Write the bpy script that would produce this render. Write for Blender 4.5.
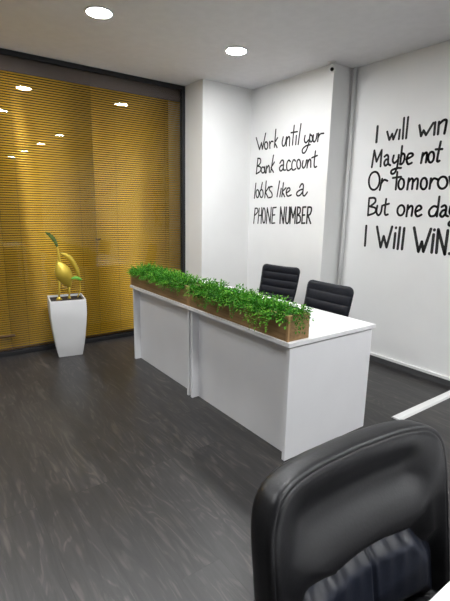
import bpy, bmesh, math, random
from mathutils import Vector, Matrix
random.seed(11)
for o in list(bpy.data.objects): bpy.data.objects.remove(o)
SC = bpy.context.scene
COL = SC.collection
pi = math.pi

# ------------------------------------------------------------------ camera
yaw, pitch, roll, FPX = 0.9418, -0.2114, 0.0184, 427.54
fw = Vector((-math.sin(yaw)*math.cos(pitch), math.cos(yaw)*math.cos(pitch), math.sin(pitch)))
rt = fw.cross(Vector((0, 0, 1))).normalized()
up = rt.cross(fw)
r2 = rt*math.cos(roll)+up*math.sin(roll)
u2 = -rt*math.sin(roll)+up*math.cos(roll)
cd = bpy.data.cameras.new('camera'); cam = bpy.data.objects.new('camera', cd); COL.objects.link(cam)
cam.matrix_world = Matrix(((r2.x, u2.x, -fw.x, 4.5682), (r2.y, u2.y, -fw.y, -3.3983), (r2.z, u2.z, -fw.z, 1.4875), (0, 0, 0, 1)))
cd.sensor_fit = 'VERTICAL'; cd.sensor_height = 36; cd.lens = FPX/601*36; cd.clip_start = .02
SC.camera = cam

# ------------------------------------------------------------------ light and exposure
wd = bpy.data.worlds.new('world'); SC.world = wd; wd.use_nodes = True
wd.node_tree.nodes['Background'].inputs[0].default_value = (.6, .65, .75, 1)
wd.node_tree.nodes['Background'].inputs[1].default_value = .05
LAMP = 44.0     # diffuser radiance
BEAM = .4      # watts of each downlight's beam
SC.view_settings.view_transform = 'Standard'; SC.view_settings.look = 'None'
SC.view_settings.gamma = 1; SC.view_settings.use_curve_mapping = False
SC.view_settings.exposure = 2.78

H = 2.8445
# ------------------------------------------------------------------ materials
def mat(name, col=(.5, .5, .5), rough=.5, metal=0, coat=0, spec=.5):
    m = bpy.data.materials.new(name); m.use_nodes = True
    b = m.node_tree.nodes['Principled BSDF']
    b.inputs['Base Color'].default_value = (*col, 1)
    b.inputs['Roughness'].default_value = rough
    b.inputs['Metallic'].default_value = metal
    b.inputs['Coat Weight'].default_value = coat
    b.inputs['Specular IOR Level'].default_value = spec
    return m
def nodes(m): return m.node_tree.nodes, m.node_tree.links, m.node_tree.nodes['Principled BSDF']
def noisy(name, c1, c2, scale, rough, stretch=(1, 1, 1), bump=0, detail=4, metal=0, lo=.35, hi=.65, coat=0):
    m = mat(name, c1, rough, metal, coat); N, L, b = nodes(m)
    tc = N.new('ShaderNodeTexCoord'); mp = N.new('ShaderNodeMapping'); mp.inputs['Scale'].default_value = stretch
    nz = N.new('ShaderNodeTexNoise'); nz.inputs['Scale'].default_value = scale; nz.inputs['Detail'].default_value = detail
    rp = N.new('ShaderNodeValToRGB')
    rp.color_ramp.elements[0].color = (*c1, 1); rp.color_ramp.elements[1].color = (*c2, 1)
    rp.color_ramp.elements[0].position = lo; rp.color_ramp.elements[1].position = hi
    L.new(tc.outputs['Object'], mp.inputs['Vector']); L.new(mp.outputs['Vector'], nz.inputs['Vector'])
    L.new(nz.outputs['Fac'], rp.inputs['Fac']); L.new(rp.outputs['Color'], b.inputs['Base Color'])
    if bump:
        bp = N.new('ShaderNodeBump'); bp.inputs['Strength'].default_value = bump; bp.inputs['Distance'].default_value = .004
        L.new(nz.outputs['Fac'], bp.inputs['Height']); L.new(bp.outputs['Normal'], b.inputs['Normal'])
    return m
def floor_mat():
    m = mat('dark_wood_planks', rough=.38); N, L, b = nodes(m)
    tc = N.new('ShaderNodeTexCoord')
    br = N.new('ShaderNodeTexBrick')
    br.inputs['Scale'].default_value = 1; br.inputs['Brick Width'].default_value = 1.25; br.inputs['Row Height'].default_value = .19
    br.inputs['Mortar Size'].default_value = .0016; br.inputs['Mortar Smooth'].default_value = .2; br.inputs['Bias'].default_value = 0
    br.inputs['Color1'].default_value = (.25, .25, .25, 1); br.inputs['Color2'].default_value = (.75, .75, .75, 1); br.inputs['Mortar'].default_value = (0, 0, 0, 1)
    br.offset = .37
    L.new(tc.outputs['Object'], br.inputs['Vector'])
    # per-plank shift of the grain
    sep = N.new('ShaderNodeSeparateXYZ'); L.new(tc.outputs['Object'], sep.inputs[0])
    mul = N.new('ShaderNodeMath'); mul.operation = 'MULTIPLY'; mul.inputs[1].default_value = 17.3
    L.new(br.outputs['Color'], mul.inputs[0])
    cmb = N.new('ShaderNodeCombineXYZ'); L.new(sep.outputs[0], cmb.inputs[0]); L.new(sep.outputs[1], cmb.inputs[1]); L.new(mul.outputs[0], cmb.inputs[2])
    mp = N.new('ShaderNodeMapping'); mp.inputs['Scale'].default_value = (2.4, 20, 1); L.new(cmb.outputs[0], mp.inputs['Vector'])
    n1 = N.new('ShaderNodeTexNoise'); n1.inputs['Scale'].default_value = 1.0; n1.inputs['Detail'].default_value = 5; n1.inputs['Distortion'].default_value = 1.2; n1.inputs['Roughness'].default_value = .6
    L.new(mp.outputs[0], n1.inputs['Vector'])
    mp2 = N.new('ShaderNodeMapping'); mp2.inputs['Scale'].default_value = (.9, 5, 1); L.new(cmb.outputs[0], mp2.inputs['Vector'])
    wv = N.new('ShaderNodeTexNoise'); wv.inputs['Scale'].default_value = 1.4; wv.inputs['Detail'].default_value = 2; wv.inputs['Distortion'].default_value = .6
    L.new(mp2.outputs[0], wv.inputs['Vector'])
    # cathedral rings from the coarse field
    rm = N.new('ShaderNodeMath'); rm.operation = 'MULTIPLY'; rm.inputs[1].default_value = 70; L.new(wv.outputs['Fac'], rm.inputs[0])
    sn = N.new('ShaderNodeMath'); sn.operation = 'SINE'; L.new(rm.outputs[0], sn.inputs[0])
    pw = N.new('ShaderNodeMapRange'); pw.inputs['From Min'].default_value = .1; pw.inputs['From Max'].default_value = 1; L.new(sn.outputs[0], pw.inputs['Value'])
    ms = N.new('ShaderNodeMapRange'); ms.inputs['From Min'].default_value = .45; ms.inputs['From Max'].default_value = .7; L.new(n1.outputs['Fac'], ms.inputs['Value'])
    mm = N.new('ShaderNodeMath'); mm.operation = 'MULTIPLY'; L.new(pw.outputs[0], mm.inputs[0]); L.new(ms.outputs[0], mm.inputs[1])
    r1 = N.new('ShaderNodeValToRGB')
    r1.color_ramp.elements[0].position = .3; r1.color_ramp.elements[0].color = (.0165, .0158, .016, 1)
    r1.color_ramp.elements[1].position = .72; r1.color_ramp.elements[1].color = (.036, .0335, .033, 1)
    L.new(n1.outputs['Fac'], r1.inputs['Fac'])
    mx = N.new('ShaderNodeMix'); mx.data_type = 'RGBA'; mx.inputs['B'].default_value = (.080, .070, .062, 1)
    L.new(mm.outputs[0], mx.inputs['Factor']); L.new(r1.outputs['Color'], mx.inputs['A'])
    mx2 = N.new('ShaderNodeMix'); mx2.data_type = 'RGBA'; mx2.blend_type = 'MULTIPLY'; mx2.inputs['Factor'].default_value = 1
    tn = N.new('ShaderNodeValToRGB'); tn.color_ramp.elements[0].color = (.6, .6, .6, 1); tn.color_ramp.elements[1].color = (1.2, 1.2, 1.2, 1)
    tn.color_ramp.elements[0].position = 0; tn.color_ramp.elements[1].position = .8
    L.new(br.outputs['Color'], tn.inputs['Fac']); L.new(mx.outputs['Result'], mx2.inputs['A']); L.new(tn.outputs['Color'], mx2.inputs['B'])
    L.new(mx2.outputs['Result'], b.inputs['Base Color'])
    bp = N.new('ShaderNodeBump'); bp.inputs['Strength'].default_value = .15; bp.inputs['Distance'].default_value = .002
    L.new(n1.outputs['Fac'], bp.inputs['Height']); L.new(bp.outputs['Normal'], b.inputs['Normal'])
    return m
def glass_mat():
    m = bpy.data.materials.new('clear_glass'); m.use_nodes = True
    N, L = m.node_tree.nodes, m.node_tree.links; N.clear()
    out = N.new('ShaderNodeOutputMaterial'); tr = N.new('ShaderNodeBsdfTransparent'); gl = N.new('ShaderNodeBsdfGlossy')
    tr.inputs[0].default_value = (.93, .93, .95, 1); gl.inputs['Roughness'].default_value = .0
    lw = N.new('ShaderNodeLayerWeight'); lw.inputs[0].default_value = .5
    p = N.new('ShaderNodeMath'); p.operation = 'POWER'; p.inputs[1].default_value = 4
    L.new(lw.outputs['Facing'], p.inputs[0])
    k = N.new('ShaderNodeMath'); k.operation = 'MULTIPLY_ADD'; k.inputs[1].default_value = .8; k.inputs[2].default_value = .026
    L.new(p.outputs[0], k.inputs[0])
    mx = N.new('ShaderNodeMixShader'); L.new(k.outputs[0], mx.inputs[0]); L.new(tr.outputs[0], mx.inputs[1]); L.new(gl.outputs[0], mx.inputs[2])
    L.new(mx.outputs[0], out.inputs[0]); return m
def emit(name, col, s):
    m = bpy.data.materials.new(name); m.use_nodes = True
    b = m.node_tree.nodes['Principled BSDF']; b.inputs['Base Color'].default_value = (.9, .9, .9, 1)
    b.inputs['Emission Color'].default_value = (*col, 1); b.inputs['Emission Strength'].default_value = s; return m

M = dict(
    wall=noisy('white_wall_paint', (.80, .80, .79), (.82, .82, .81), 3, .6),
    dimwall=noisy('dimmed_wall_paint', (.36, .36, .36), (.39, .39, .39), 3, .6),  # wall colour darkened to imitate the dim, unseen ends of the room
    ceil=noisy('ceiling_paint', (.66, .65, .67), (.69, .68, .70), 12, .8),
    floor=floor_mat(),
    skirt=noisy('grey_skirting', (.055, .055, .057), (.075, .075, .078), 8, .45, (1, 6, 6)),
    plastic=mat('white_plastic', (.78, .78, .77), .4),
    black=mat('black_metal', (.008, .008, .010), .6),
    dark=mat('unlit_backing', (.02, .017, .015), .9),  # dark colour stands in for the unlit space behind the slats
    glass=glass_mat(),
    slat=noisy('gold_slat', (.72, .42, .026), (.79, .48, .034), 3, .37, metal=.45),
    shade_band=noisy('brown_shade_band', (.085, .062, .046), (.10, .073, .054), 2, .45),  # brown of the dark reflection veil, put into the colour
    bronze=mat('bronze_rail', (.20, .11, .03), .4, .8),
    cord=mat('brown_cord', (.16, .09, .02), .8),
    lamin=noisy('white_laminate', (.81, .81, .82), (.83, .83, .84), 4, .33),
    panel=noisy('white_board', (.80, .80, .815), (.82, .82, .835), 4, .42),
    wood=noisy('planter_wood', (.22, .125, .048), (.36, .215, .095), 3.5, .55, (1.2, 9, 14), bump=.2, detail=6),
    post=noisy('planter_wood_pale', (.38, .22, .095), (.48, .29, .13), 6, .55, (8, 8, 1.2)),
    soil=noisy('dark_soil', (.008, .006, .004), (.03, .02, .013), 90, .95, bump=.6),
    leather=noisy('black_leather', (.006, .006, .007), (.010, .010, .012), 160, .40, bump=.06, detail=2),
    sheen_leather=noisy('leather_painted_sheen', (.013, .016, .028), (.020, .024, .038), 120, .38, bump=.06, detail=2),  # leather with the bluish sheen painted into its base colour
    fabric=noisy('black_upholstery', (.006, .007, .011), (.010, .011, .016), 60, .55),
    chrome=mat('chrome', (.7, .7, .72), .18, 1),
    dplastic=mat('black_plastic', (.015, .015, .016), .4),
    gold=noisy('gold_paint', (.50, .36, .04), (.68, .50, .07), 7, .35, metal=.4),
    gleaf=noisy('dark_green_leaf', (.035, .075, .012), (.09, .14, .02), 25, .4, (1, 1, 1)),
    gleaf2=noisy('bright_green_leaf', (.10, .32, .03), (.22, .48, .08), 25, .4),
    green=noisy('foliage_green', (.007, .08, .004), (.055, .30, .012), 16, .6, lo=.3, hi=.7),
    green2=noisy('foliage_yellow_green', (.07, .25, .012), (.17, .40, .03), 30, .6),
    stem=mat('green_stem', (.06, .16, .02), .6),
    pot=mat('glossy_white_pot', (.78, .78, .78), .25),
    ink=mat('black_wall_paint', (.012, .012, .012), .7),
    lamp=emit('lamp_diffuser', (.975, .99, 1), LAMP),
    lens=mat('dark_lens', (.01, .01, .012), .1),
)
M['leather'].node_tree.nodes['Principled BSDF'].inputs['Specular IOR Level'].default_value = .4
for k_ in ('green', 'green2', 'fabric'): M[k_].node_tree.nodes['Principled BSDF'].inputs['Specular IOR Level'].default_value = .22

# ------------------------------------------------------------------ mesh helpers
def obj(name, bm, m, parent=None, smooth=False, bevel=0, seg=2):
    me = bpy.data.meshes.new(name)
    bmesh.ops.recalc_face_normals(bm, faces=bm.faces)
    bm.to_mesh(me); bm.free()
    for mm in (m if isinstance(m, (list, tuple)) else [m]): me.materials.append(mm)
    o = bpy.data.objects.new(name, me); COL.objects.link(o)
    if smooth:
        for p in me.polygons: p.use_smooth = True
    if bevel:
        b = o.modifiers.new('bevel', 'BEVEL'); b.width = bevel; b.segments = seg; b.limit_method = 'ANGLE'; b.angle_limit = .7
    if parent: o.parent = parent
    return o
def thing(name, label, cat, loc=(0, 0, 0), rz=0, group=None):
    o = bpy.data.objects.new(name, None); COL.objects.link(o); o.location = loc; o.rotation_euler = (0, 0, rz); o.empty_display_size = .1
    return tag(o, label, cat, group)
def tag(o, label, cat, group=None):
    o['label'] = label; o['category'] = cat
    if group: o['group'] = group
    return o
def struct(name, bm, m, bevel=0):
    o = obj(name, bm, m, bevel=bevel); o['kind'] = 'structure'; return o
def box(bm, x0, x1, y0, y1, z0, z1):
    v = [bm.verts.new((x, y, z)) for z in (z0, z1) for y in (y0, y1) for x in (x0, x1)]
    for f in ((0, 1, 3, 2), (4, 6, 7, 5), (0, 4, 5, 1), (2, 3, 7, 6), (0, 2, 6, 4), (1, 5, 7, 3)): bm.faces.new([v[i] for i in f])
    return v
def B(*a):
    bm = bmesh.new(); box(bm, *a); return bm
def tube(bm, pts, rad, n=10, cap=True):
    pts = [Vector(p) for p in pts]; rings = []
    if not isinstance(rad, (list, tuple)): rad = [rad]*len(pts)
    prev = None
    for i, p in enumerate(pts):
        t = (pts[min(i+1, len(pts)-1)]-pts[max(i-1, 0)]).normalized()
        a = prev if prev is not None else (Vector((0, 0, 1)) if abs(t.z) < .9 else Vector((1, 0, 0)))
        x = (a-t*a.dot(t)).normalized(); prev = x; y = t.cross(x)
        rings.append([bm.verts.new(p+(x*math.cos(2*pi*k/n)+y*math.sin(2*pi*k/n))*rad[i]) for k in range(n)])
    for a, b in zip(rings, rings[1:]):
        for k in range(n): bm.faces.new((a[k], a[(k+1) % n], b[(k+1) % n], b[k]))
    if cap: bm.faces.new(rings[0]); bm.faces.new(rings[-1])
    return bm
def lathe(bm, prof, n=24, c=(0, 0, 0)):
    rings = [[bm.verts.new((c[0]+r*math.cos(2*pi*k/n), c[1]+r*math.sin(2*pi*k/n), c[2]+z)) for k in range(n)] for r, z in prof]
    for a, b in zip(rings, rings[1:]):
        for k in range(n): bm.faces.new((a[k], a[(k+1) % n], b[(k+1) % n], b[k]))
    bm.faces.new(rings[0]); bm.faces.new(rings[-1]); return bm
def catmull(pts, n=6):
    P = [Vector(p) for p in pts]; out = []
    for i in range(len(P)-1):
        a, b, c, d = P[max(i-1, 0)], P[i], P[i+1], P[min(i+2, len(P)-1)]
        for k in range(n):
            t = k/n
            out.append(.5*((2*b)+(c-a)*t+(2*a-5*b+4*c-d)*t*t+(3*b-a-3*c+d)*t**3))
    out.append(P[-1]); return out
def loft(bm, rings, cap=True):
    R = [[bm.verts.new(p) for p in r] for r in rings]; n = len(R[0])
    for a, b in zip(R, R[1:]):
        for k in range(n): bm.faces.new((a[k], a[(k+1) % n], b[(k+1) % n], b[k]))
    if cap: bm.faces.new(R[0]); bm.faces.new(R[-1])
    return bm

# ------------------------------------------------------------------ the room
XE, YB = 11.2, -5.4
W1, W2, XC, YC, XP = -.0097, .2708, .3785, -.6971, 1.5901
struct('floor', B(-.5, XE+.1, YB-.1, .5, -.1, 0), M['floor'])
struct('ceiling', B(-.5, XE+.1, YB-.1, .5, H, H+.1), M['ceil'])
struct('wall_back', B(-.5, XP, W1, .5, 0, H), M['wall'])
struct('wall_right', B(XP, XE+.1, W2, .5, 0, H), M['wall'])
struct('wall_corner_column', B(-.5, XC, YC, W1, 0, H), M['wall'])
struct('wall_left', B(-.5, -.4, YB, YC, 0, H), M['dark'])
struct('wall_front', B(-.5, XE+.1, YB-.1, YB, 0, H), M['dimwall'])
struct('wall_far', B(XE, XE+.1, YB, W2, 0, H), M['dimwall'])
struct('baseboard_right', B(XP+.001, XE, W2-.012, W2, 0, .056), M['skirt'])
struct('trim_1', B(XP+.001, XE, W2-.018, W2, .056, .083), M['plastic'], bevel=.003)   # white strip over the skirting
struct('baseboard_back', B(XC, XP, W1-.012, W1, 0, .042), M['skirt'])

# glass partition: black frame, panes
gp = thing('glass_partition', 'floor to ceiling glass partition in a black metal frame, in front of the gold blinds', 'partition', (0, -2.6, 0))
Y0, Y1 = YB+.01-(-2.6), YC-.002+2.6
bm = bmesh.new(); box(bm, -.02, .012, Y0, Y1, H-.045, H-.001); obj('top_rail', bm, M['black'], gp, bevel=.003)
bm = bmesh.new(); box(bm, -.02, .012, Y0, Y1, .0005, .045); obj('bottom_rail', bm, M['black'], gp, bevel=.003)
bm = bmesh.new(); box(bm, -.042, .012, Y1-.04, Y1, .045, H-.045); obj('side_post', bm, M['black'], gp, bevel=.003)
obj('glass_pane', B(-.006, 0, Y0, Y1-.04, .045, H-.045), M['glass'], gp)

# venetian blinds behind the glass
def blind(y0, y1, label):
    t = thing('venetian_blind', label, 'blind', (-.065, (y0+y1)/2, 0), 0, 'gold blinds behind the glass')
    w = (y1-y0)/2-.001
    obj('headrail', B(-.03, .012, -w, w, H-.06, H-.004), M['bronze'], t, bevel=.002)
    obj('shade_band', B(.0125, .02, -w, w, H-.165, H-.004), M['shade_band'], t, bevel=.002)  # added strip imitating the dark, hazy reflection over the top slats
    bm = bmesh.new(); PITCH = .0226; z = .075
    while z < H-.155:
        th = math.radians(SLAT_TILT); hw = .0089
        ax = Vector((-math.sin(th), 0, math.cos(th))); nn = Vector((math.cos(th), 0, math.sin(th)))
        prof = []
        for k in range(7):
            s = k/3-1; prof.append(ax*(s*hw)+nn*(.0028*(1-s*s)))
        back = [p-nn*.0006 for p in prof[::-1]]
        loft(bm, [[p+Vector((0, y, z)) for p in prof+back] for y in (-w, w)])
        z += PITCH
    o = obj('slats', bm, M['slat'], t)
    for f in o.data.polygons: f.use_smooth = abs(f.normal.y) < .5
    obj('bottom_rail', B(-.02, .02, -w, w, .045, .062), M['bronze'], t, bevel=.003)
    for s in (-.3, .3):
        bm = bmesh.new()
        tube(bm, [(.0185, s, .05), (.0185, s, H-.165)], .0012, 5); obj('ladder_cord', bm, M['cord'], t)
    return t
SLAT_TILT = 31
blind(-1.775, -.702, 'gold slatted venetian blind at the right, ending at the white column')
bb = blind(-2.70, -1.775, 'gold slatted venetian blind behind the tall white planter')
lb = blind(-3.63, -2.70, 'gold slatted venetian blind cut by the left edge of the photo')
for y in (-4.56, -5.385): blind(y, y+(.93 if y > -5 else .825), 'gold slatted venetian blind beyond the left edge of the photo')
bm = bmesh.new(); box(bm, .022, .045, .03, .497, .185, .212); obj('hold_down_bar', bm, M['bronze'], lb, bevel=.004)
bm = bmesh.new(); tube(bm, [(.022, .82-.375, 1.15), (.03, .84-.375, 1.125), (.035, .87-.375, 1.14), (.03, .80-.375, 1.13)], .006, 6)
obj('cord_knot', bm, M['cord'], bb, smooth=True)

# ceiling lamps
def lamp(x, y, label, group=None):
    t = thing('ceiling_lamp', label, 'lamp', (x, y, H), 0, group)
    bm = bmesh.new(); lathe(bm, [(.098, -.0005), (.098, -.006), (.092, -.010), (.086, -.010), (.086, -.0005)], 40); obj('rim', bm, M['plastic'], t, smooth=True)
    bm = bmesh.new(); vs = [bm.verts.new((.086*math.cos(2*pi*k/32), .086*math.sin(2*pi*k/32), -.009)) for k in range(32)]
    v2 = [bm.verts.new((v.co.x, v.co.y, -.002)) for v in vs]
    bm.faces.new(vs); bm.faces.new(v2)
    for k in range(32): bm.faces.new((vs[k], vs[(k+1) % 32], v2[(k+1) % 32], v2[k]))
    obj('diffuser', bm, M['lamp'], t)
    ld = bpy.data.lights.new('beam', 'AREA'); ld.shape = 'DISK'; ld.size = .16; ld.energy = BEAM; ld.spread = math.radians(125); ld.color = (.975, .99, 1)
    lo = bpy.data.objects.new('beam', ld); COL.objects.link(lo); lo.parent = t; lo.location = (0, 0, -.0105)
lamp(1.275, -.93, 'round lit ceiling downlight nearest the corner column, above the reception desks')
lamp(1.262, -2.15, 'round lit ceiling downlight at the top left, nearest the top edge of the photo')
lamp(2.807, -2.14, 'round ceiling downlight mirrored in the glass at the left edge, below the brightest reflection')
for x, s in ((4.555, 'largest and highest'), (6.076, 'second from the top'), (7.797, 'third from the top'), (9.433, 'lowest and smallest')):
    lamp(x, -.86, 'ceiling downlight mirrored in the glass, %s of the slanting row of four' % s, 'downlights mirrored in the glass')
for x, y in ((4.555, -2.14), (6.076, -2.14), (7.797, -2.14), (.72, -3.15), (2.81, -3.75)): lamp(x, y, 'ceiling downlight of the rear row, or added as fill, outside the picture', 'downlights outside the picture')  # last two are added fill, for the blinds and the desk fronts

# security camera on the ceiling
t = thing('security_camera', 'small white security camera on the ceiling at the edge of the lettered wall', 'camera', (1.597, -.05, H))
bm = bmesh.new(); lathe(bm, [(.034, 0), (.034, -.008), (.028, -.012)], 20); obj('mount', bm, M['plastic'], t, smooth=True)
bm = bmesh.new(); tube(bm, [(0, 0, -.008), (0, 0, -.03), (.006, -.006, -.045)], .008, 10); obj('arm', bm, M['plastic'], t, smooth=True)
d = Vector((.62, -.62, -.48)).normalized()
c = Vector((.006, -.006, -.054))
bm = bmesh.new(); tube(bm, [c-d*.045, c-d*.04, c+d*.038, c+d*.046], [.026, .033, .036, .032], 20); obj('housing', bm, M['plastic'], t, smooth=True, bevel=.003)
bm = bmesh.new(); tube(bm, [c+d*.0461, c+d*.049], [.017, .015], 20); obj('lens', bm, M['lens'], t)

# pipe in the inner corner
t = thing('wall_pipe', 'white vertical pipe in the corner between the two lettered walls', 'pipe', (1.634, .249, 0))
bm = bmesh.new(); tube(bm, [(0, 0, .002), (0, 0, H-.002)], .0165, 20); obj('pipe_run', bm, M['plastic'], t, smooth=True)
for z in (.5, 1.4, 2.3):
    bm = bmesh.new(); tube(bm, [(0, 0, z), (0, 0, z+.02)], .0195, 20); obj('clip', bm, M['plastic'], t)

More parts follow.
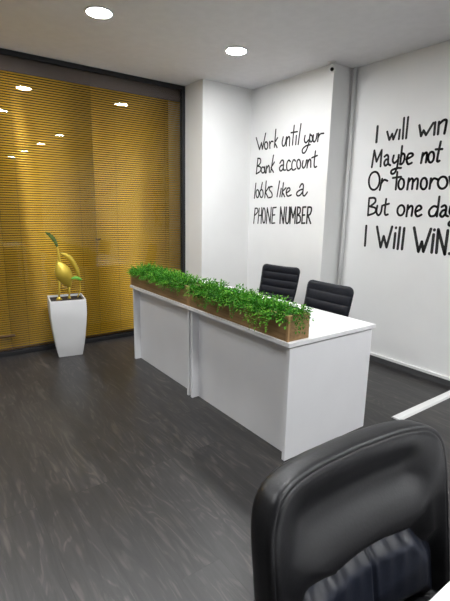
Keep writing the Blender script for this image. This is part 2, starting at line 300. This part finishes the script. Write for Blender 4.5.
# ------------------------------------------------------------------ wall lettering
TEXT = {'A':[('Work',[('W',[[0,475,2308,541,2170,573,2242,592,2170,641,2337]]),('o',[[1,685,2200,683,2180,673,2167,659,2163,644,2169,632,2185,627,2206,630,2225,640,2239,654,2243,669,2236,680,2220,685,2200]]),('r',[[0,713,2239,723,2166],[1,721,2208,742,2238,772,2233]]),('k',[[0,811,2357,798,2171],[0,844,2266,800,2218,842,2163]])]),('until',[('u',[[1,935,2264,921,2205,938,2168,968,2183,986,2255]]),('n',[[0,991,2258,989,2165],[1,990,2221,1018,2257,1036,2238,1038,2162]]),('t',[[0,1096,2359,1082,2166],[0,1053,2292,1147,2292]]),('i',[[0,1135,2255,1132,2165]]),('l',[[0,1194,2362,1168,2162]])]),('your',[('y',[[1,1262,2240,1255,2194,1279,2167,1312,2191],[1,1331,2245,1316,2150,1279,2078,1242,2070,1233,2104,1278,2135,1339,2142]]),('o',[[1,1368,2198,1367,2183,1360,2172,1349,2168,1338,2174,1329,2187,1325,2203,1327,2219,1334,2230,1344,2233,1355,2228,1364,2215,1368,2198]]),('u',[[1,1377,2231,1376,2181,1395,2163,1418,2190,1424,2238]]),('r',[[0,1443,2239,1439,2163],[1,1442,2197,1466,2229,1512,2231]])]),('Bank',[('B',[[0,518,2074,496,1899],[1,514,2074,562,2064,567,2021,518,1986],[1,518,1986,570,1971,570,1927,496,1899]]),('a',[[1,645,1935,642,1918,632,1907,617,1903,602,1908,590,1921,585,1938,588,1955,599,1967,613,1970,628,1965,640,1952,645,1935],[0,646,1972,658,1900]]),('n',[[0,677,1976,674,1901],[1,679,1943,708,1980,724,1961,730,1903]]),('k',[[0,788,2085,752,1904],[0,808,2010,755,1953,799,1902]])]),('account',[('a',[[1,900,1993,930,2022,958,2005,960,1922,994,1915],[1,958,1969,923,1966,896,1938,912,1910,941,1915,958,1940]]),('c',[[1,1064,1997,1035,2014,1009,1972,1018,1917,1046,1906,1076,1921]]),('c',[[1,1141,1997,1113,2013,1089,1972,1096,1917,1122,1907,1150,1919]]),('o',[[1,1219,1960,1217,1936,1208,1920,1194,1914,1180,1921,1168,1940,1163,1964,1165,1987,1174,2004,1187,2009,1202,2002,1213,1984,1219,1960]]),('u',[[1,1251,1992,1244,1944,1263,1918,1290,1942,1301,1996]]),('n',[[0,1320,1995,1314,1918],[1,1320,1965,1345,2000,1361,1981,1365,1920]]),('t',[[1,1417,2073,1409,1955,1420,1917,1445,1922],[0,1373,2012,1446,2028]])]),('looks',[('l',[[0,496,1791,475,1617]]),('o',[[1,557,1670,555,1648,546,1631,533,1625,519,1631,509,1648,504,1671,506,1693,515,1710,528,1715,542,1709,553,1693,557,1670]]),('o',[[1,634,1670,631,1647,621,1631,607,1625,591,1631,579,1648,574,1671,577,1694,587,1711,601,1716,617,1710,629,1693,634,1670],[0,613,1796,590,1705]]),('k',[[0,681,1809,666,1621],[0,733,1745,675,1684,725,1621]]),('s',[[1,787,1744,755,1742,741,1712,785,1674,790,1633,741,1621]])]),('like',[('l',[[0,907,1800,876,1632]]),('i',[[0,939,1721,922,1630]]),('k',[[0,971,1780,954,1631],[0,1014,1725,956,1683,1001,1630]]),('e',[[1,1031,1672,1078,1698,1066,1723,1035,1713,1022,1672,1048,1635,1102,1647]])]),('a',[('a',[[1,1223,1725,1250,1759,1276,1741,1274,1654,1301,1635,1338,1672],[1,1270,1704,1216,1691,1182,1663,1197,1637,1236,1643,1272,1679]])]),('PHONE',[('P',[[0,496,1499,478,1320],[1,496,1499,538,1497,546,1458,490,1413]]),('H',[[0,573,1500,557,1323],[0,619,1507,615,1325],[0,567,1415,618,1420]]),('O',[[1,688,1418,687,1374,679,1342,667,1329,653,1341,642,1373,636,1417,637,1460,645,1493,657,1504,671,1493,682,1461,688,1418]]),('N',[[0,718,1505,709,1328],[0,718,1505,777,1331,786,1512]]),('E',[[0,814,1508,806,1332],[0,814,1508,870,1513],[0,810,1424,851,1430],[0,806,1332,857,1338]])]),('NUMBER',[('N',[[0,944,1516,943,1337],[0,944,1516,997,1339,1010,1516]]),('U',[[1,1037,1516,1032,1383,1051,1340,1075,1350,1084,1385,1087,1517]]),('M',[[0,1108,1517,1103,1343],[0,1108,1517,1145,1404,1179,1517,1178,1346]]),('B',[[0,1209,1518,1205,1347],[1,1209,1518,1246,1510,1247,1460,1210,1436],[1,1210,1436,1253,1420,1254,1366,1205,1347]]),('E',[[0,1286,1518,1283,1350],[0,1286,1518,1329,1521],[0,1285,1435,1317,1438],[0,1283,1350,1326,1354]]),('R',[[0,1358,1519,1352,1352],[1,1358,1519,1402,1517,1409,1485,1392,1445,1358,1437],[0,1365,1437,1409,1354]])])],'B':[('I',[('I',[[0,1924,2273,1925,2132]])]),('will',[('w',[[0,2032,2213,2063,2137,2087,2187,2104,2137,2134,2217]]),('i',[[0,2162,2213,2161,2133]]),('l',[[0,2193,2308,2199,2133]]),('l',[[0,2232,2309,2232,2132]])]),('win',[('w',[[0,2347,2226,2373,2134,2391,2178,2418,2138,2471,2227]]),('i',[[0,2488,2230,2490,2132]]),('n',[[0,2520,2229,2523,2132],[1,2521,2209,2557,2237,2583,2231,2582,2184,2578,2131]])]),('Maybe',[('M',[[0,1911,2058,1898,1906],[0,1911,2058,1946,1953,1992,2055,1994,1907]]),('a',[[1,2028,1992,2052,2006,2068,1989,2074,1929,2098,1910],[1,2071,1967,2043,1961,2031,1932,2048,1909,2074,1929]]),('y',[[1,2125,1994,2119,1951,2139,1927,2170,1952],[1,2176,1995,2171,1893,2149,1838,2118,1835,2117,1862,2167,1879,2212,1879]]),('b',[[0,2201,2069,2199,1911],[1,2197,1969,2214,2004,2235,1985,2232,1937,2213,1912,2196,1916]]),('e',[[1,2256,1950,2314,1977,2302,1998,2271,1991,2259,1947,2278,1908,2312,1917]])]),('not',[('n',[[0,2407,1991,2400,1908],[1,2404,1957,2429,1991,2445,1981,2444,1911]]),('o',[[1,2512,1948,2508,1927,2499,1912,2486,1907,2473,1914,2464,1930,2460,1952,2464,1974,2474,1989,2487,1994,2500,1987,2509,1970,2512,1948]]),('t',[[1,2555,2069,2542,1937,2549,1910,2563,1915],[0,2519,2011,2576,2008]])]),('Or',[('O',[[1,1999,1775,1994,1739,1978,1710,1954,1694,1927,1695,1902,1712,1885,1742,1878,1779,1883,1816,1900,1845,1924,1859,1951,1858,1975,1841,1992,1811,1999,1775]]),('r',[[0,2025,1791,2010,1690],[1,2017,1748,2048,1781,2083,1771]])]),('Tomorow',[('T',[[0,2178,1845,2179,1690],[0,2138,1795,2221,1801]]),('o',[[1,2258,1737,2255,1713,2245,1696,2230,1690,2216,1697,2205,1715,2201,1739,2205,1763,2215,1779,2229,1785,2243,1778,2254,1761,2258,1737]]),('m',[[0,2299,1784,2295,1687],[1,2298,1747,2324,1781,2341,1765,2341,1690],[1,2341,1745,2371,1779,2389,1763,2388,1689]]),('o',[[1,2476,1732,2473,1708,2463,1691,2449,1685,2434,1692,2422,1710,2418,1734,2421,1758,2431,1775,2446,1781,2460,1774,2471,1756,2476,1732]]),('r',[[0,2506,1774,2504,1689],[1,2506,1731,2530,1772,2566,1763]]),('o',[[1,2654,1734,2649,1710,2635,1692,2615,1686,2595,1693,2579,1712,2572,1737,2577,1761,2591,1778,2611,1784,2632,1777,2647,1758,2654,1734]]),('w',[[0,2665,1780,2692,1697,2716,1753,2741,1698,2773,1784]])]),('But',[('B',[[0,1899,1614,1901,1449],[1,1899,1614,1961,1615,1971,1576,1916,1535],[1,1916,1535,1982,1518,1975,1475,1901,1449]]),('u',[[1,1999,1542,1995,1482,2020,1452,2045,1480,2052,1543]]),('t',[[1,2089,1605,2086,1492,2097,1458,2122,1463],[0,2062,1546,2123,1561]])]),('one',[('o',[[1,2289,1503,2284,1480,2272,1463,2254,1456,2236,1462,2223,1479,2218,1502,2223,1525,2236,1541,2253,1548,2271,1542,2284,1525,2289,1503]]),('n',[[0,2318,1548,2314,1449],[1,2318,1507,2346,1542,2366,1527,2364,1455]]),('e',[[1,2395,1489,2448,1518,2436,1544,2409,1537,2395,1493,2418,1452,2457,1467]])]),('day',[('d',[[0,2600,1621,2598,1456],[1,2595,1532,2559,1541,2524,1502,2537,1459,2576,1462,2596,1503]]),('a',[[1,2630,1536,2653,1549,2670,1530,2670,1475,2693,1459],[1,2668,1513,2640,1503,2625,1470,2646,1453,2671,1480]]),('y',[[1,2705,1541,2703,1491,2727,1472,2756,1505],[1,2764,1546,2758,1460,2741,1391,2711,1385,2713,1413,2780,1441]])]),('I',[('I',[[0,1893,1346,1897,1150]])]),('Will',[('W',[[0,2017,1343,2077,1149,2100,1257,2142,1154,2180,1350]]),('i',[[0,2220,1291,2219,1153],[0,2222,1343,2222,1341]]),('l',[[0,2262,1347,2260,1149]]),('l',[[0,2306,1342,2304,1150]])]),('WiN',[('W',[[0,2402,1351,2467,1142,2489,1232,2514,1146,2559,1347]]),('i',[[0,2589,1301,2590,1146],[0,2591,1342,2591,1339]]),('N',[[0,2625,1346,2632,1147],[0,2625,1346,2706,1141,2708,1341]]),('full_stop',[[0,2745,1151,2746,1148]])])]}
def stroke(bm, pts, wd, y, d):
    h = wd/2
    outl = []
    for i in range(len(pts)-1):
        a, b = Vector(pts[i]), Vector(pts[i+1])
        if (b-a).length < 1e-5: b = a+Vector((0, .001))
        t = (b-a).normalized(); n = Vector((-t.y, t.x)); ang = math.atan2(n.y, n.x); ring = []
        for k in range(6): q = ang+pi*k/5; ring.append(a+Vector((math.cos(q), math.sin(q)))*h)
        for k in range(6): q = ang+pi+pi*k/5; ring.append(b+Vector((math.cos(q), math.sin(q)))*h)
        loft(bm, [[(p.x, y, p.y) for p in ring], [(p.x, y-d, p.y) for p in ring]])
def lettering(key, y, label, widths):
    t = thing('wall_lettering', label, 'lettering', (0, y, 0))
    for word, letters in TEXT[key]:
        e = bpy.data.objects.new('word', None); COL.objects.link(e); e.parent = t
        for ch, ss in letters:
            bm = bmesh.new()
            for s in ss:
                pts = [Vector((s[i]/1000, s[i+1]/1000)) for i in range(1, len(s), 2)]
                if s[0]: pts = [Vector((p.x, p.y)) for p in catmull([(p.x, p.y, 0) for p in pts], 4)]
                stroke(bm, pts, widths.get(word, widths['']), 0, .0015)
            obj('letter' if ch != 'full_stop' else 'full_stop', bm, M['ink'], e)
lettering('A', W1-.0003, 'black painted wall lettering Work until your Bank account looks like a PHONE NUMBER', {'': .0165, 'PHONE': .0165, 'NUMBER': .019})
lettering('B', W2-.0003, 'black hand-painted lettering beginning I will win Maybe not, on the wall at the right', {'': .020, 'I': .024, 'Will': .025, 'WiN': .026, 'will': .020, 'win': .021})

# ------------------------------------------------------------------ reception desks
def desk(x0, x1, label):
    t = thing('reception_desk', label, 'desk', ((x0+x1)/2, -1.348, 0), 0, 'white reception desks')
    hx = (x1-x0)/2
    obj('desktop', B(-hx+.0005, hx-.0005, -.4, .4, .725, .75), M['lamin'], t, bevel=.002)
    for s in (-1, 1):
        xo = s*(hx-.015); xi = s*(hx-.040)
        obj('end_panel', B(min(xo, xi), max(xo, xi), -.378, .388, .001, .7135), M['panel'], t, bevel=.0015)
    obj('front_panel', B(-hx+.040, hx-.040, -.318, -.30, .001, .7245), M['panel'], t, bevel=.001)
    return t
XJ = 1.808
desk(.7296, XJ, 'white reception desk farther from the camera, nearest the blinds, with empty front panel')
desk(XJ, 2.9234, 'white reception desk nearest the camera, its bare white end panel facing right')

# planters with artificial greenery
def leaf(bm, p, d, nrm, l, w, mi=0):
    d = d.normalized(); s = d.cross(nrm)
    if s.length < 1e-4: s = d.orthogonal()
    s.normalize(); n = s.cross(d)
    b = bm.verts.new(p); m1 = bm.verts.new(p+d*l*.5+s*w*.5+n*w*.18); m2 = bm.verts.new(p+d*l*.5-s*w*.5+n*w*.18); mc = bm.verts.new(p+d*l*.55); tip = bm.verts.new(p+d*l-n*w*.1)
    for f in ((b, m1, mc), (m1, tip, mc), (b, mc, m2), (mc, tip, m2)): bm.faces.new(f).material_index = mi
def sprig(bm, base, d, length, droop, rnd, mi=None, ls=.0225):
    p = Vector(base); d = Vector(d).normalized(); n = max(4, int(length/.012)); side = 1
    pts = [p.copy()]
    for k in range(n):
        d = (d+Vector((rnd.uniform(-.12, .12), rnd.uniform(-.12, .12), -droop))).normalized()
        p = p+d*(length/n); pts.append(p.copy())
        if k < 1: continue
        for s in (-1, 1):
            o = d.cross(Vector((rnd.uniform(-1, 1), rnd.uniform(-1, 1), rnd.uniform(-.2, 1.2))))
            if o.length < .01: continue
            ld = d*.55+o.normalized()*s*.9+Vector((0, 0, rnd.uniform(-.15, .35)))
            f = ls*rnd.uniform(.7, 1.25)*(1-.35*k/n)
            leaf(bm, p, ld, Vector((rnd.uniform(-.4, .4), rnd.uniform(-.4, .4), 1)), f, f*.58, (0 if rnd.random() < .8 else 1) if mi is None else mi)
    leaf(bm, p, d, Vector((0, 0, 1)), ls, ls*.5, 1 if mi is None else mi)
    return pts
def planter(x0, x1, label, seed, trails, ends_free):
    rnd = random.Random(seed)
    hx = (x1-x0)/2; dy = .086; hh = .152; th = .014
    t = thing('planter_box', label, 'planter', ((x0+x1)/2, -1.735+dy, .7503), 0, 'wooden planters along the desk fronts')
    for y in (-dy, dy-th): obj('long_panel', B(-hx+.002, hx-.002, y, y+th, 0, hh), M['wood'], t, bevel=.0015)
    for s in (-1, 1):
        a, b = sorted((s*(hx-.002), s*(hx-.002-th))); obj('end_panel', B(a, b, -dy+th, dy-th, 0, hh), M['wood'], t, bevel=.0015)
    for s in (-1, 1):
        a, b = sorted((s*(hx+.001), s*(hx-.017))); obj('corner_post', B(a, b, -dy-.003, -dy+.012, 0, hh+.002), M['post'], t, bevel=.0015)
    obj('soil', B(-hx+.018, hx-.018, -dy+th, dy-th, .02, hh-.018), M['soil'], t)
    bm = bmesh.new()
    n = int(hx*2*750)
    for k in range(n):
        x = rnd.uniform(-hx+.055, hx-.03); y = rnd.uniform(-dy+.02, dy-.02)
        ed = y/dy
        d = Vector((rnd.uniform(-.7, .7), ed*.9+rnd.uniform(-.5, .5), rnd.uniform(.35, 1.1)))
        if rnd.random() < .25: y = -dy+rnd.uniform(.012, .03); d = Vector((rnd.uniform(-.6, .6), -1, rnd.uniform(.3, .9)))
        if x > hx-.08: d.x = rnd.uniform(.2, .9) if ends_free[1] else -rnd.uniform(.1, .4)
        if x < -hx+.08: d.x = -rnd.uniform(-.3, .05) if ends_free[0] else rnd.uniform(.1, .4)
        sprig(bm, (x, y, hh-.02), d, rnd.uniform(.05, .095), rnd.uniform(.03, .2), rnd)
    o = obj('foliage', bm, [M['green'], M['green2']], t); o['kind'] = 'stuff'
    for tx, cnt, ln, y in trails:
        bm = bmesh.new(); ends = tx > .92
        for k in range(cnt):
            x = -hx+tx*2*hx+rnd.uniform(-.05, .05)
            if ends: sprig(bm, (hx-.02, rnd.uniform(-.07, .03), hh), (.9, -.1, .35), ln*rnd.uniform(.7, 1.1), .30, rnd, 1 if y and rnd.random() < .4 else 0, .017)
            else: sprig(bm, (min(max(x, -hx+.02), hx-.03), -dy+.01, hh), (rnd.uniform(-.3, .3), -.8, .45), ln*rnd.uniform(.65, 1.1), .30, rnd, (1 if rnd.random() < .75 else 0) if y else (1 if rnd.random() < .2 else 0), .018)
        obj('trailing_sprigs', bm, [M['green'], M['green2']], t)['kind'] = 'stuff'
planter(.722, 1.797, 'long wooden planter of bright green leaves on the far desk, nearest the blinds', 3,
        [(.2, 5, .08, 0), (.5, 6, .09, 0), (.75, 9, .11, 0), (.88, 8, .10, 0)], (1, 0))
planter(1.803, 2.897, 'long wooden planter of trailing green leaves on the near desk, its end facing right', 5,
        [(.08, 6, .10, 0), (.18, 8, .13, 1), (.32, 10, .14, 0), (.45, 8, .12, 0), (.6, 8, .12, 0), (.74, 12, .16, 1), (.86, 9, .15, 1), (.95, 10, .12, 0)], (0, 1))

# ------------------------------------------------------------------ ribbed office chairs
def star_base(t, r=.29, z0=.05):
    bm = bmesh.new(); lathe(bm, [(.03, .40), (.03, .24), (.045, .24), (.045, .07), (.03, .06)], 20); obj('gas_lift', bm, M['dplastic'], t, smooth=True, bevel=.002)
    for k in range(5):
        a = 2*pi*k/5+.3; d = Vector((math.cos(a), math.sin(a), 0)); s = Vector((-d.y, d.x, 0))
        bm = bmesh.new()
        loft(bm, [[p0+s*w+Vector((0, 0, z)) for w, z in ((-ww, -hh), (ww, -hh), (ww*.7, hh), (-ww*.7, hh))]
                  for p0, ww, hh in ((d*.04+Vector((0, 0, .095)), .024, .022), (d*r*.6+Vector((0, 0, .09)), .02, .016), (d*r+Vector((0, 0, .075)), .015, .011))])
        lg = obj('base_leg', bm, M['chrome'], t, bevel=.004)
        bm = bmesh.new()
        c = d*(r-.005)+Vector((0, 0, .03))
        for q in (-.014, .014): tube(bm, [c+s*(q-.008), c+s*(q+.008)], .028, 18)
        tube(bm, [c+Vector((0, 0, .01)), c+Vector((0, 0, .045))], .009, 10)
        obj('caster', bm, M['dplastic'], lg, smooth=False)
def rr(hx, hy, r, n=6):
    out = []
    for cx, cy, a0 in ((hx-r, hy-r, 0), (-hx+r, hy-r, 90), (-hx+r, -hy+r, 180), (hx-r, -hy+r, 270)):
        for k in range(n+1):
            a = math.radians(a0+90*k/n); out.append((cx+r*math.cos(a), cy+r*math.sin(a)))
    return out
def slab(bm, outline, z0, z1, edge, f):
    n = 5; rings = []
    for k in range(n+1):
        a = pi/2*k/n; rings.append((1-edge*(1-math.sin(a))*1.0, z0+(z1-z0)*.5*(1-math.cos(a))))
    for k in range(n+1):
        a = pi/2*k/n; rings.append((1-edge*(1-math.cos(a)), z0+(z1-z0)*(.5+.5*math.sin(a))))
    loft(bm, [[f(x*s, y*s, z) for x, y in outline] for s, z in rings]); return bm
def office_chair(loc, rz, label):
    # faces local -Y
    t = thing('office_chair', label, 'chair', loc, rz, 'ribbed office chairs behind the desks')
    star_base(t)
    bm = bmesh.new(); slab(bm, rr(.235, .235, .06), .40, .475, .12, lambda x, y, z: Vector((x, y, z+.012*math.cos(y*9)))); obj('seat', bm, M['fabric'], t, smooth=True)
    rec = math.radians(17)
    ay = Vector((0, math.sin(rec), math.cos(rec))); an = Vector((0, -math.cos(rec), math.sin(rec)))
    o0 = Vector((0, .20, .44))
    # front profile with horizontal ribs, swept over the width
    hw, hgt, nr = .234, .512, 7
    bm = bmesh.new(); NX, NV = 24, 84; grid = {}
    def outl(v):
        e = 1.0; r = .05
        dv = min(v*hgt, (1-v)*hgt)
        ins = 0 if dv > r else r-math.sqrt(max(r*r-(r-dv)**2, 0))
        return hw*(.93+.07*v)-ins
    for side in (0, 1):
        for j in range(NV+1):
            v = j/NV
            for i in range(NX+1):
                u = i/NX*2-1; wv = outl(v); edge = max(0, 1-abs(u)**8)*min(1, (min(v, 1-v)*hgt/.02)**.5 if min(v, 1-v) > 0 else 0)
                rib = abs(math.sin(v*nr*pi))**.45
                th = (.022+.014*rib)*edge if side == 0 else -.018*edge
                curve = .028*(u*u)
                grid[side, j, i] = bm.verts.new(o0+Vector((u*wv, 0, 0))+ay*(v*hgt)+an*(th+curve-.02*math.sin(v*pi)))
    for side in (0, 1):
        for j in range(NV):
            for i in range(NX): bm.faces.new([grid[side, j, i], grid[side, j, i+1], grid[side, j+1, i+1], grid[side, j+1, i]])
    bmesh.ops.remove_doubles(bm, verts=bm.verts, dist=.0004)
    obj('backrest', bm, M['fabric'], t, smooth=True)
    bm = bmesh.new(); tube(bm, [Vector((0, .05, .39)), Vector((0, .26, .38)), Vector((0, .285, .44)), o0+ay*.2-an*.03, o0+ay*.3-an*.02], .018, 12); obj('back_support', bm, M['dplastic'], t, smooth=True)
    return t
CH1 = office_chair((1.49, -.735, 0), .2, 'black ribbed office chair behind the desks, the left one, under the PHONE NUMBER lettering')
CH2 = office_chair((2.395, -1.13, 0), .0, 'black ribbed office chair nearest the right end of the desk, pushed in')

# ------------------------------------------------------------------ tall white pot with gold bird ornament
t = thing('plant_pot', 'tall tapered glossy white square pot on the floor in front of the gold blinds', 'pot', (.218, -2.212, 0), -.17)
bm = bmesh.new(); rings = []
def prof(z):
    q = z/.585
    return .115+.053*min(1, q/.8)**.8+(.006*math.sin(min(1, q)*pi))
zs = [.002, .06, .14, .22, .30, .38, .45, .52, .56, .585]
for z in zs: rings.append([Vector((x, y, z)) for x, y in rr(prof(z), prof(z), .012, 3)])
rings.append([Vector((x, y, .585)) for x, y in rr(.155, .155, .01, 3)])
rings.append([Vector((x, y, .55)) for x, y in rr(.153, .153, .01, 3)])
loft(bm, rings); o = obj('pot_body', bm, M['pot'], t)
for f in o.data.polygons: f.use_smooth = abs(f.normal.z) < .5
md = o.modifiers.new('es', 'EDGE_SPLIT'); md.split_angle = math.radians(28)
bm = bmesh.new(); loft(bm, [[Vector((x, y, z)) for x, y in rr(.152, .152, .01, 3)] for z in (.551, .566)]); obj('soil', bm, M['soil'], t)

GX = .0
s = thing('bird_ornament', 'gold bird-like ornament with egg-shaped body and green leaf, standing in the white pot', 'ornament', (.20, -2.225, .566))
def L(y, z, x=0): return Vector((x, y+2.225, z-.566))
# body: egg along a tilted axis
def egg(bm, a, b, prof, fl=.8, n=20):
    ax = (b-a); u = Vector((1, 0, 0)); w = ax.normalized().cross(u); rings = []
    for k, r in enumerate(prof):
        q = k/(len(prof)-1); c = a+ax*q
        rings.append([c+u*(r*fl*math.cos(2*pi*i/n))+w*(r*math.sin(2*pi*i/n)) for i in range(n)])
    loft(bm, rings)
bm = bmesh.new(); egg(bm, L(-2.272, .955), L(-2.158, .672), [.006, .03, .052, .067, .076, .080, .078, .070, .058, .042, .024, .006]); obj('body', bm, M['gold'], s, smooth=True)
bm = bmesh.new(); P_ = catmull([L(-2.245, .90), L(-2.25, .96), L(-2.258, 1.03), L(-2.264, 1.095)], 5); tube(bm, P_, [.016-.009*k/(len(P_)-1) for k in range(len(P_))], 10); obj('neck', bm, M['gold'], s, smooth=True)
def blade(pts, wid, up):
    bm = bmesh.new(); P_ = catmull(pts, 6); n = len(P_); rows = []
    for k, p in enumerate(P_):
        tt = (P_[min(k+1, n-1)]-P_[max(k-1, 0)]).normalized(); sd = tt.cross(up).normalized(); q = k/(n-1)
        w = wid*math.sin(pi*min(1, .06+q*.93))**.7; nn = sd.cross(tt)
        rows.append([p+sd*w+nn*w*.25, p, p-sd*w+nn*w*.25, p-nn*.003])
    loft(bm, rows); return bm
obj('leaf', blade([L(-2.262, 1.085), L(-2.285, 1.15), L(-2.325, 1.205), L(-2.368, 1.238)], .02, Vector((1, .2, .1))), M['gleaf'], s, smooth=True)
bm = bmesh.new(); P_ = catmull([L(-2.245, 1.03), L(-2.20, 1.012), L(-2.15, .975), L(-2.115, .915), L(-2.085, .85), L(-2.07, .775), L(-2.062, .70), L(-2.065, .64), L(-2.095, .57)], 5)
n_ = len(P_); rad = []
for k in range(n_):
    q = k/(n_-1); rad.append(.005+.023*math.sin(min(1, q/.68)*pi)**.8 if q < .68 else .006)
tube(bm, P_, rad, 10); obj('tail_plume', bm, M['gold'], s, smooth=True)
obj('side_leaf', blade([L(-2.165, .775, .06), L(-2.13, .785, .07), L(-2.09, .772, .07), L(-2.06, .755, .06)], .018, Vector((1, 0, .4))), M['gleaf2'], s, smooth=True)
for pts in ([L(-2.262, .76), L(-2.272, .66), L(-2.278, .585)], [L(-2.175, .70), L(-2.172, .63), L(-2.178, .585)]):
    bm = bmesh.new(); tube(bm, pts, [.013, .009, .009], 10)
    if pts[0].y < 0: tube(bm, [pts[2]+Vector((0, 0, .01)), pts[2]+Vector((0, 0, -.0185))], [.01, .032], 14)
    else: tube(bm, [pts[2]+Vector((0, 0, .005)), pts[2]+Vector((0, 0, -.0185))], [.01, .018], 14)
    obj('leg', bm, M['gold'], s, smooth=True)

# ------------------------------------------------------------------ floor strip
o = obj('floor_cable_cover', loft(bmesh.new(), [[Vector((x, y, z)) for x, z in ((-.037, .0005), (.037, .0005), (.026, .016), (-.026, .016))] for y in (-.68, W2-.02)]), M['plastic'], bevel=.003)
o.location = (2.98, 0, 0); tag(o, 'white cable cover strip lying on the dark floor beside the near desk', 'cable cover')

# ------------------------------------------------------------------ foreground table
t = thing('work_table', 'white work table of which only a corner shows at the bottom right', 'table', (4.6, -2.5, 0))
obj('tabletop', B(-.352, .36, -.80, .85, .725, .75), M['lamin'], t, bevel=.002)
for x in (-.30, .31):
    for y in (-.75, .80): obj('leg', B(x-.025, x+.025, y-.025, y+.025, .001, .7245), M['plastic'], t, bevel=.002)

# ------------------------------------------------------------------ foreground leather chair (faces local +X)
EC = dict(loc=(4.282, -2.63, 0), rz=-.05, rec=8.94, ztop=.951, zbot=.398, hw=.30, xb=-.20)
t = thing('executive_chair', 'large black leather executive chair with padded back in the foreground, facing the white table', 'chair', EC['loc'], EC['rz'])
star_base(t, .30)
bm = bmesh.new(); slab(bm, rr(.24, .25, .08), .40, .50, .14, lambda x, y, z: Vector((x+.02, y, z+.015*math.cos(x*8)))); obj('seat', bm, M['leather'], t, smooth=True)
rec = math.radians(EC['rec']); ah = Vector((-math.sin(rec), 0, math.cos(rec))); an = Vector((math.cos(rec), 0, math.sin(rec)))
hgt = (EC['ztop']-EC['zbot'])/math.cos(rec); o0 = Vector((EC['xb'], 0, EC['zbot']))
HW, TH = EC['hw'], .084
def sst(a, b, x):
    q = min(1, max(0, (x-a)/(b-a))); return q*q*(3-2*q)
def back_outline(n=160):
    pts = []
    for k in range(n):
        a = 2*pi*k/n; c, s_ = math.cos(a), math.sin(a); e = 2/7
        u = HW*math.copysign(abs(c)**e, c); v = hgt*.5*math.copysign(abs(s_)**e, s_)
        v += .007*(1-(u/HW)**2) if v > 0 else 0
        pts.append((u, v))
    return pts
INW, INTOP = .255, .03    # inset gathered panel: half width, top edge over the mid height
def inset_d(u, v):         # signed distance-like value: >0 inside the inset panel
    r = .10; dx = INW-abs(u); dv = INTOP-.10*u*u/.16-v
    dbot = v+hgt*.5-.09
    if dx < r and dv < r: return min(r-math.hypot(r-dx, r-dv), dbot)
    return min(dx, dv, dbot)
def front(u, v):
    d = inset_d(u, v)
    w = TH*.5
    w -= .055*sst(-.03, .012, d)                      # step down to the inset panel
    dn = hgt*.5-v; mid = 1-sst(.17, .265, abs(u))
    w += (.020*sst(.12, .215, dn)-.032*math.exp(-((dn-.105)/.055)**2))*mid   # hollow under the top edge, then the swelling head roll
    w -= .020*mid*sst(.30, .40, dn)
    w += .035*(u/HW)**2                                 # wraps round the sitter
    return w
bm = bmesh.new(); out = back_outline(); rings = []
cv = .0
for s_, w in ((.02, -.05), (.5, -.05), (.86, -.05), (.95, -.046), (.985, -.036)): rings.append([o0+ah*(v*s_+hgt*.5)+Vector((0, u*s_, 0))+an*(w*TH/.1+.035*(u*s_/HW)**2) for u, v in out])
for w in (-.02, .0, .02): rings.append([o0+ah*(v+hgt*.5)+Vector((0, u, 0))+an*(w+.035*(u/HW)**2) for u, v in out])
for s_, w in ((.994, -.012), (.982, -.004), (.968, -.0035), (.962, -.006), (.955, -.003), (.945, .0)):
    rings.append([o0+ah*(v*s_+hgt*.5)+Vector((0, u*s_, 0))+an*(front(u*s_, v*s_)+w) for u, v in out])
for k in range(1, 36):
    s_ = .945*(1-k/36)
    rings.append([o0+ah*(v*s_+hgt*.5)+Vector((0, u*s_, 0))+an*front(u*s_, v*s_) for u, v in out])
loft(bm, rings); obj('backrest', bm, M['leather'], t, smooth=True)
# gathered lower panel
bm = bmesh.new(); NU, NV = 120, 60; g = {}
rg = random.Random(4); ph = [(rg.uniform(40, 150), rg.uniform(0, 6.3), rg.uniform(.4, 1)) for _ in range(6)]
for j in range(NV+1):
    for i in range(NU+1):
        u = (i/NU*2-1)*(INW+.004); vt = INTOP-.10*u*u/.16+.004; vb = -hgt*.5+.088; v = vb+(vt-vb)*j/NV
        d = inset_d(u, v); dtop = max(0, vt-v)
        puff = .030*sst(-.006, .05, d)
        wr = sum(a*math.sin(f*u*(1+.15*math.sin(v*9+p))+p) for f, p, a in ph)/3
        wr = .009*wr*math.exp(-dtop/.06)*sst(-.004, .02, d)
        crease = -.010*math.exp(-((u-.02-.06*dtop)/.006)**2)*sst(0, .02, d)
        g[j, i] = bm.verts.new(o0+ah*(v+hgt*.5)+Vector((0, u, 0))+an*(TH*.5-.028+.035*(u/HW)**2+puff+wr+crease))
for j in range(NV):
    for i in range(NU):
        q = (g[j, i], g[j, i+1], g[j+1, i+1], g[j+1, i]); bm.faces.new(q)
gpn = obj('gathered_panel', bm, M['sheen_leather'], t, smooth=True); gpn['label'] = 'gathered lower back panel with a blue-black sheen painted into its colour'
bm = bmesh.new(); tube(bm, [Vector((.0, 0, .39)), Vector((-.24, 0, .375)), Vector((-.29, 0, .44)), o0+ah*.2-an*.055], .022, 12); obj('back_support', bm, M['dplastic'], t, smooth=True)
